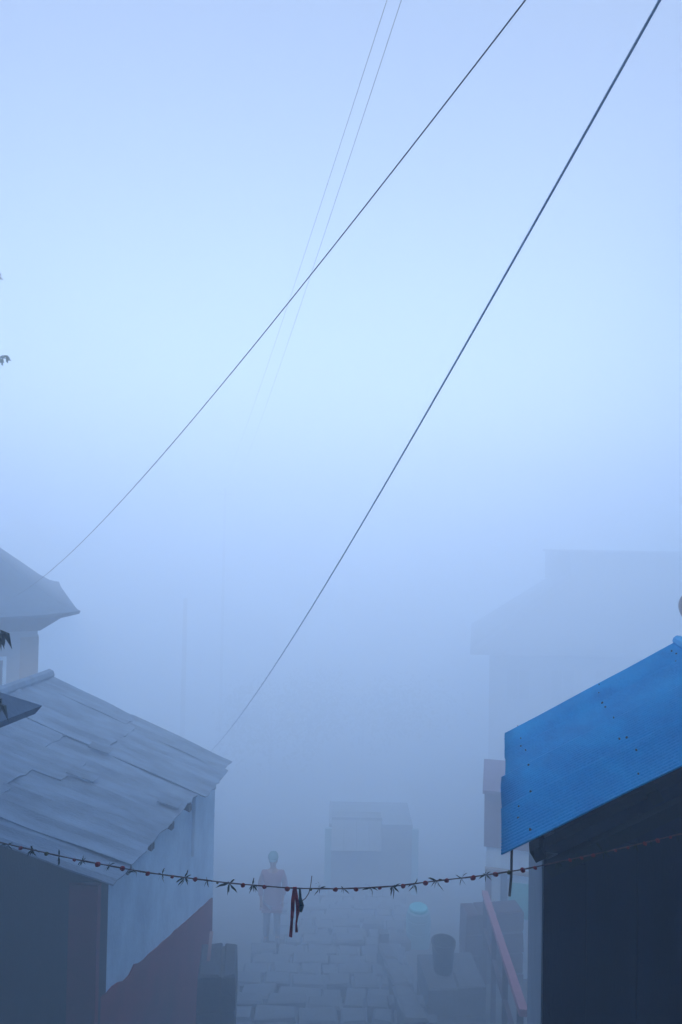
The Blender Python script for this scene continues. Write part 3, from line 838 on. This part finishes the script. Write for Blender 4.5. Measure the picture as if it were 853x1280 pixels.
# ------------------------------------------------------------------ garland across the lane
GY = 2.05
gp = [(-80, 1032), (0, 1053), (26, 1059), (93, 1074), (185, 1091), (287, 1104), (366, 1110.5), (430, 1111), (491, 1108), (546, 1101), (592, 1096), (654, 1087), (700, 1077), (770, 1062), (853, 1042)]
def gy(x):
    for (a, b), (c, d) in zip(gp, gp[1:]):
        if a <= x <= c: f = (x - a) / (c - a); return b + (d - b) * f
    return gp[-1][1] + (x - 853) * -.24
def gY(x): return GY - .14 * max(0, (x - 560) / 293)
def garland():
    lw = NC0 + NAY * .02; 
    pts = []
    for i in range(0, 94):
        x = -40 + i * 10; pts.append(at(x, gy(x), gY(x)))
    # smooth the string a little
    for _ in range(2):
        pts = [pts[0]] + [(pts[i - 1] + pts[i] * 2 + pts[i + 1]) / 4 for i in range(1, len(pts) - 1)] + [pts[-1]]
    la = NC0 + NAY * 1.1; la.z = pts[0].z + .22
    ra = SW1 + SPD * 1.75 - SED * .03; ra.z = pts[-1].z + .16
    pts = [la] + pts + [ra]
    mid = at(410, 1111, GY)
    t = thing('garland', mid, 'sagging garland of dried red marigolds and leaf sprigs strung across the lane', 'garland')
    MB().tube(pts, [.0018 + .0004 * math.sin(i * 1.7) for i in range(len(pts))], 6).build('string', M['cord'], t)
    rnd = random.Random(21)
    # three bud shapes
    buds = []
    for k in range(3):
        for mt in ('bud', 'yellowbud'):
            me = bpy.data.meshes.new('marigold_bud'); bm = bmesh.new(); bmesh.ops.create_icosphere(bm, subdivisions=2, radius=.0082)
            for v in bm.verts: v.co *= 1 + noise.noise(v.co * 90 + V((k * 9, 0, 0))) * .45; v.co.z *= .85
            bm.to_mesh(me); bm.free(); me.materials.append(M[mt]); buds.append(me)
    def sprig(seed, L):
        r = random.Random(seed); b = MB()
        for k in range(r.randint(6, 10)):
            a = r.uniform(0, 6.28); el = r.choice([r.uniform(-1.5, -.5), r.uniform(-1.3, -.2), r.uniform(.2, 1.3)])
            d = V((math.cos(a) * math.cos(el), math.sin(a) * math.cos(el), math.sin(el)))
            s = d.cross(V((r.random(), r.random(), .3))).normalized(); l = L * r.uniform(.5, 1.0); wd = l * .085
            n = s.cross(d) * l * .12
            vs = [V((0, 0, 0)), d * l * .35 + s * wd + n, d * l * .35 - s * wd + n, d * l * .7 + s * wd * .7 + n * .6, d * l * .7 - s * wd * .7 + n * .6, d * l - V((0, 0, l * .1))]
            b.add(vs, [(0, 1, 2), (1, 3, 4, 2), (3, 5, 4)])
        me = bpy.data.meshes.new('leaf_sprig'); me.from_pydata([tuple(v) for v in b.v], [], b.f); me.materials.append(M['darkleaf']); return me
    sprigs = [sprig(s, 1.0) for s in range(8)]
    B = [26, 58, 93, 122, 153, 185, 216, 244, 272, 304, 331, 360, 389, 420, 445, 475, 504, 532, 559, 592, 620, 637, 654, 669, 713, 727, 742, 770, 785, 806, 822, 838]
    S = [(10, 16), (41, 22), (74, 19), (103, 12), (137, 15), (169, 18), (203, 18), (231, 20), (260, 15), (287, 30), (316, 22), (399, 18), (430, 15), (463, 22), (491, 24), (518, 20), (547, 24), (578, 18), (608, 20), (698, 22), (720, 14), (754, 24), (796, 16), (812, 14), (846, 16)]
    for x in B:
        y = gy(x); g = x in (58, 272, 389, 637)
        me = buds[rnd.randrange(3) * 2 + (1 if g else 0)]
        k = rnd.uniform(.6, 1.0) * (.75 if g or x > 700 else 1)
        q = at(x, y + 1.0, gY(x)); share('marigold_bud', me, q, t, (rnd.uniform(-.5, .5), rnd.uniform(-.5, .5), rnd.uniform(0, 6)), (k * 1.1, k, k))
    for x, sz in S:
        y = gy(x); L = sz / FPX * GY * .62
        q = at(x, y, gY(x)); share('leaf_sprig', sprigs[rnd.randrange(8)], q, t, (rnd.uniform(-.3, .3), rnd.uniform(-.3, .3), rnd.uniform(0, 6.28)), (L, L, L))
    # ribbons and cloth tied to it
    def ribbon(name, x0, pts_px, widths, m, label, cat, grp=None):
        b = MB(); vs = []; n = len(pts_px)
        dense = []
        for i in range(n - 1):
            for k in range(5): f = k / 5; dense.append((pts_px[i][0] + (pts_px[i + 1][0] - pts_px[i][0]) * f, pts_px[i][1] + (pts_px[i + 1][1] - pts_px[i][1]) * f, widths[i] + (widths[i + 1] - widths[i]) * f))
        dense.append((*pts_px[-1], widths[-1]))
        for i, (x, y, wd) in enumerate(dense):
            c = at(x, y, GY - .012 + .006 * math.sin(i * .8)); tw = .5 * math.sin(i * .55 + x0); h = wd / FPX * GY / 2
            d = V((math.cos(tw), math.sin(tw), 0)) * h; nn = V((-math.sin(tw), math.cos(tw), 0)) * .0016
            vs += [c - d - nn, c + d - nn, c + d + nn, c - d + nn]
        fs = [(0, 1, 2, 3)]
        for i in range(len(dense) - 1):
            for k in range(4): a = i * 4; fs.append((a + k, a + (k + 1) % 4, a + 4 + (k + 1) % 4, a + 4 + k))
        a = (len(dense) - 1) * 4; fs.append((a, a + 1, a + 2, a + 3))
        o = b.add(vs, fs).build(name, m, origin=at(pts_px[0][0], pts_px[0][1], GY)); tag(o, label, cat, grp)
    ribbon('cloth_ribbon', 0, [(368, 1109), (366.5, 1125), (366, 1138), (365, 1150), (363.5, 1171)], [3, 4.6, 4.6, 3.2, 4.0], M['ribbon'], 'longer red cloth ribbon hanging from the garland', 'ribbon')
    ribbon('cloth_ribbon', 2, [(369.5, 1109), (371, 1122), (373, 1136), (371.5, 1148), (370.5, 1155), (371, 1165)], [3, 4, 5.4, 2.2, 2.0, 3.4], M['ribbon'], 'shorter red cloth ribbon with knotted tail hanging from the garland', 'ribbon')
    ribbon('cloth_strip', 4, [(375, 1110), (375.5, 1122), (377, 1132), (376.5, 1140)], [2.2, 3.4, 6.5, 2.5], M['greycloth'], 'grey green twist of cloth tied beside the red ribbons', 'cloth')
    loop = [at(378, 1126, GY - .01), at(382, 1123, GY - .012), at(386, 1117, GY - .012), at(388, 1110, GY - .01), at(389, 1104, GY), at(390, 1095, GY)]
    o = MB().tube(loop, .0014, 6).build('thread', M['cord'], origin=loop[0]); tag(o, 'thin loose thread looping up from the grey green cloth', 'thread')
garland()

# ------------------------------------------------------------------ vegetation
def leaf_cloud(rnd, blobs, n, size, droop=.3):
    b = MB()
    for _ in range(n):
        c, r = rnd.choice(blobs)
        while True:
            d = V((rnd.uniform(-1, 1), rnd.uniform(-1, 1), rnd.uniform(-1, 1)))
            if .35 < d.length < 1: break
        p = V(c) + d * r
        a = V((rnd.uniform(-1, 1), rnd.uniform(-1, 1), rnd.uniform(-1, .4) - droop)).normalized(); s = a.cross(V((rnd.uniform(-1, 1), rnd.uniform(-1, 1), rnd.uniform(-1, 1)))).normalized()
        l = size * rnd.uniform(.6, 1.3); w_ = l * .3
        b.add([p, p + a * l * .5 + s * w_, p + a * l, p + a * l * .5 - s * w_], [(0, 1, 2, 3)])
    return b
def tree(base, h, r, label, seed, leaf=.16, n=2600, group=None, matn='leaf', lean=(0, 0)):
    rnd = random.Random(seed); base = V(base)
    t = thing('tree', base, label, 'tree', group)
    tp = base + V((lean[0], lean[1], h * .62))
    tr = MB(); mid = base.lerp(tp, .5) + V((rnd.uniform(-.15, .15), rnd.uniform(-.15, .15), 0))
    tr.tube([base - V((0, 0, .3)), mid, tp, tp + V((0, 0, h * .25))], [.05 * h * .5, .035 * h * .5, .022 * h * .5, .008 * h * .5], 10)
    blobs = []
    for k in range(11):
        a = k * 2.4 + rnd.uniform(-.4, .4); q = rnd.uniform(.25, 1); f = rnd.uniform(.4, .98)
        st = base.lerp(tp, .55 + .45 * f)
        e = V((tp.x, tp.y, 0)) + V((math.cos(a) * r * q, math.sin(a) * r * q, base.z + h * (.5 + .46 * f)))
        tr.tube([st, st.lerp(e, .5) + V((0, 0, .1)), e], [.018 * h * .5, .011 * h * .5, .004 * h * .5], 6)
        blobs.append((e, r * rnd.uniform(.28, .5)))
    tr.build('trunk', M['bark'], t, smooth=True)
    leaf_cloud(rnd, blobs, n, leaf).build('crown', M[matn], t)
    return t
# invented trees below the lane, added to darken the lower fog
for i, (px, py, Y, r, lb) in enumerate(((340, 872, 42, 4.4, 'added dim broad tree darkening the fog between the far pole and the kiosk'), (455, 858, 46, 5.0, 'tallest added dim tree darkening the fog straight down the lane'))):
    tp_ = at(px, py, Y); g = ground(0, Y)
    tree((tp_.x, Y, g - .1), tp_.z - g, r, lb, 40 + i, .30, 2200)
# tree beside the left hut; only a few sprigs reach into view
def side_tree():
    base = V((-5.6, 7.0, ground(0, 7.0) - .15))
    base.x = -5.4; base.y = 6.65
    t = thing('tree', base, 'tall tree beside the tin roofed hut with thin sprigs hanging into view', 'tree')
    tr = MB(); b = MB(); rnd = random.Random(77)
    top = base + V((-.3, .5, 8.6))
    tr.tube([base - V((0, 0, .3)), base + V((.1, .1, 3)), base + V((-.1, .3, 6)), top], [.2, .15, .1, .04], 10)
    tips = [at(5, 448, 8.0), at(-3, 342, 8.4)]
    blobs = []
    for tip in tips:
        st = base + V((-.1, .3, 5.2)); e = tip - V((.22, 0, -.10))
        tr.tube([st, st.lerp(e, .5) + V((0, 0, .5)), e, tip], [.05, .03, .008, .003], 6)
    for k in range(16):
        a = rnd.uniform(1.4, 5.6); e = top + V((math.cos(a) * 1.3 - .5, math.sin(a) * 1.3, rnd.uniform(-3.0, .4)))
        if e.x > -.5 * e.y - .6: e.x = -.5 * e.y - .9
        st = base + V((-.1, .3, rnd.uniform(4.5, 7.5))); tr.tube([st, e], [.03, .008], 6); blobs.append((e, .45))
    tr.build('trunk', M['bark'], t, smooth=True)
    b = leaf_cloud(rnd, blobs, 2200, .13)
    for tip, k in zip(tips, (9, 5)):
        for i in range(k):
            p = tip + V((rnd.uniform(-.09, .03), rnd.uniform(-.05, .05), rnd.uniform(-.04, .03)))
            a = V((rnd.uniform(.2, 1), rnd.uniform(-.5, .5), rnd.uniform(-.8, .35))).normalized(); s = a.cross(V((0, .9, .3))).normalized(); l = rnd.uniform(.06, .11)
            b.add([p, p + a * l * .5 + s * l * .2, p + a * l, p + a * l * .5 - s * l * .2], [(0, 1, 2, 3)])
    b.build('crown', M['leaf'], t)
side_tree()
# hanging creeper by the near eave: two bunches of drooping leaves show
def creeper():
    Y = 3.6
    a = at(-14, 792, Y); c = at(-12, 878, Y)
    base = V((a.x - .12, Y, ground(0, Y) - .1))
    t = thing('leafy_creeper', base, 'dark creeper with drooping leaf bunches below the slate eave corner', 'plant')
    stem = [base, V((base.x + .02, Y, -3)), V((c.x, Y, c.z + .02)), V((c.x - .03, Y, (a.z + c.z) / 2)), a + V((0, 0, .04))]
    MB().tube(stem, [.014, .012, .009, .007, .004], 6).build('stem', M['bark'], t)
    rnd = random.Random(5); 
    zs = [(a, 9), (c, 9)] + [(V((base.x, Y, z)), 4) for z in (-2.0, -2.5, -3.0, -3.6)]
    for o, k in zs:
        for i in range(k):
            p = o + V((rnd.uniform(0, .07), rnd.uniform(-.06, .06), rnd.uniform(-.03, .03)))
            d = V((rnd.uniform(-.3, .6), rnd.uniform(-.4, .4), -1)).normalized(); l = rnd.uniform(.06, .13)
            s = d.cross(V((rnd.uniform(-.5, .5), 1, 0))).normalized(); wd = l * .12
            b = MB().add([p, p + d * l * .4 + s * wd + V((.01, 0, .015)), p + d * l, p + d * l * .4 - s * wd + V((.01, 0, .015)), p + d * l * .4 + V((.016, -.01, .02))], [(0, 1, 4), (1, 2, 4), (2, 3, 4), (3, 0, 4)])
            b.build('leaf', M['darkleaf'], t)
creeper()

# ------------------------------------------------------------------ the fog
def haze():
    m = bpy.data.materials.new('fog'); m.use_nodes = True; n = m.node_tree.nodes; n.clear()
    out = n.new('ShaderNodeOutputMaterial'); v = n.new('ShaderNodeVolumePrincipled')
    v.inputs['Color'].default_value = (*FOG_COLOR, 1); v.inputs['Density'].default_value = FOG_DENSITY
    v.inputs['Anisotropy'].default_value = FOG_ANISO
    m.node_tree.links.new(v.outputs[0], out.inputs['Volume'])
    o = MB().box((-205, -155, -18.5), (410, 0, 0), (0, 360, 0), (0, 0, FOG_TOP + 18.5)).build('haze', m)
    o['kind'] = 'stuff'; o['label'] = 'thick pale blue morning fog filling the whole village'
    o.display_type = 'WIRE'
haze()
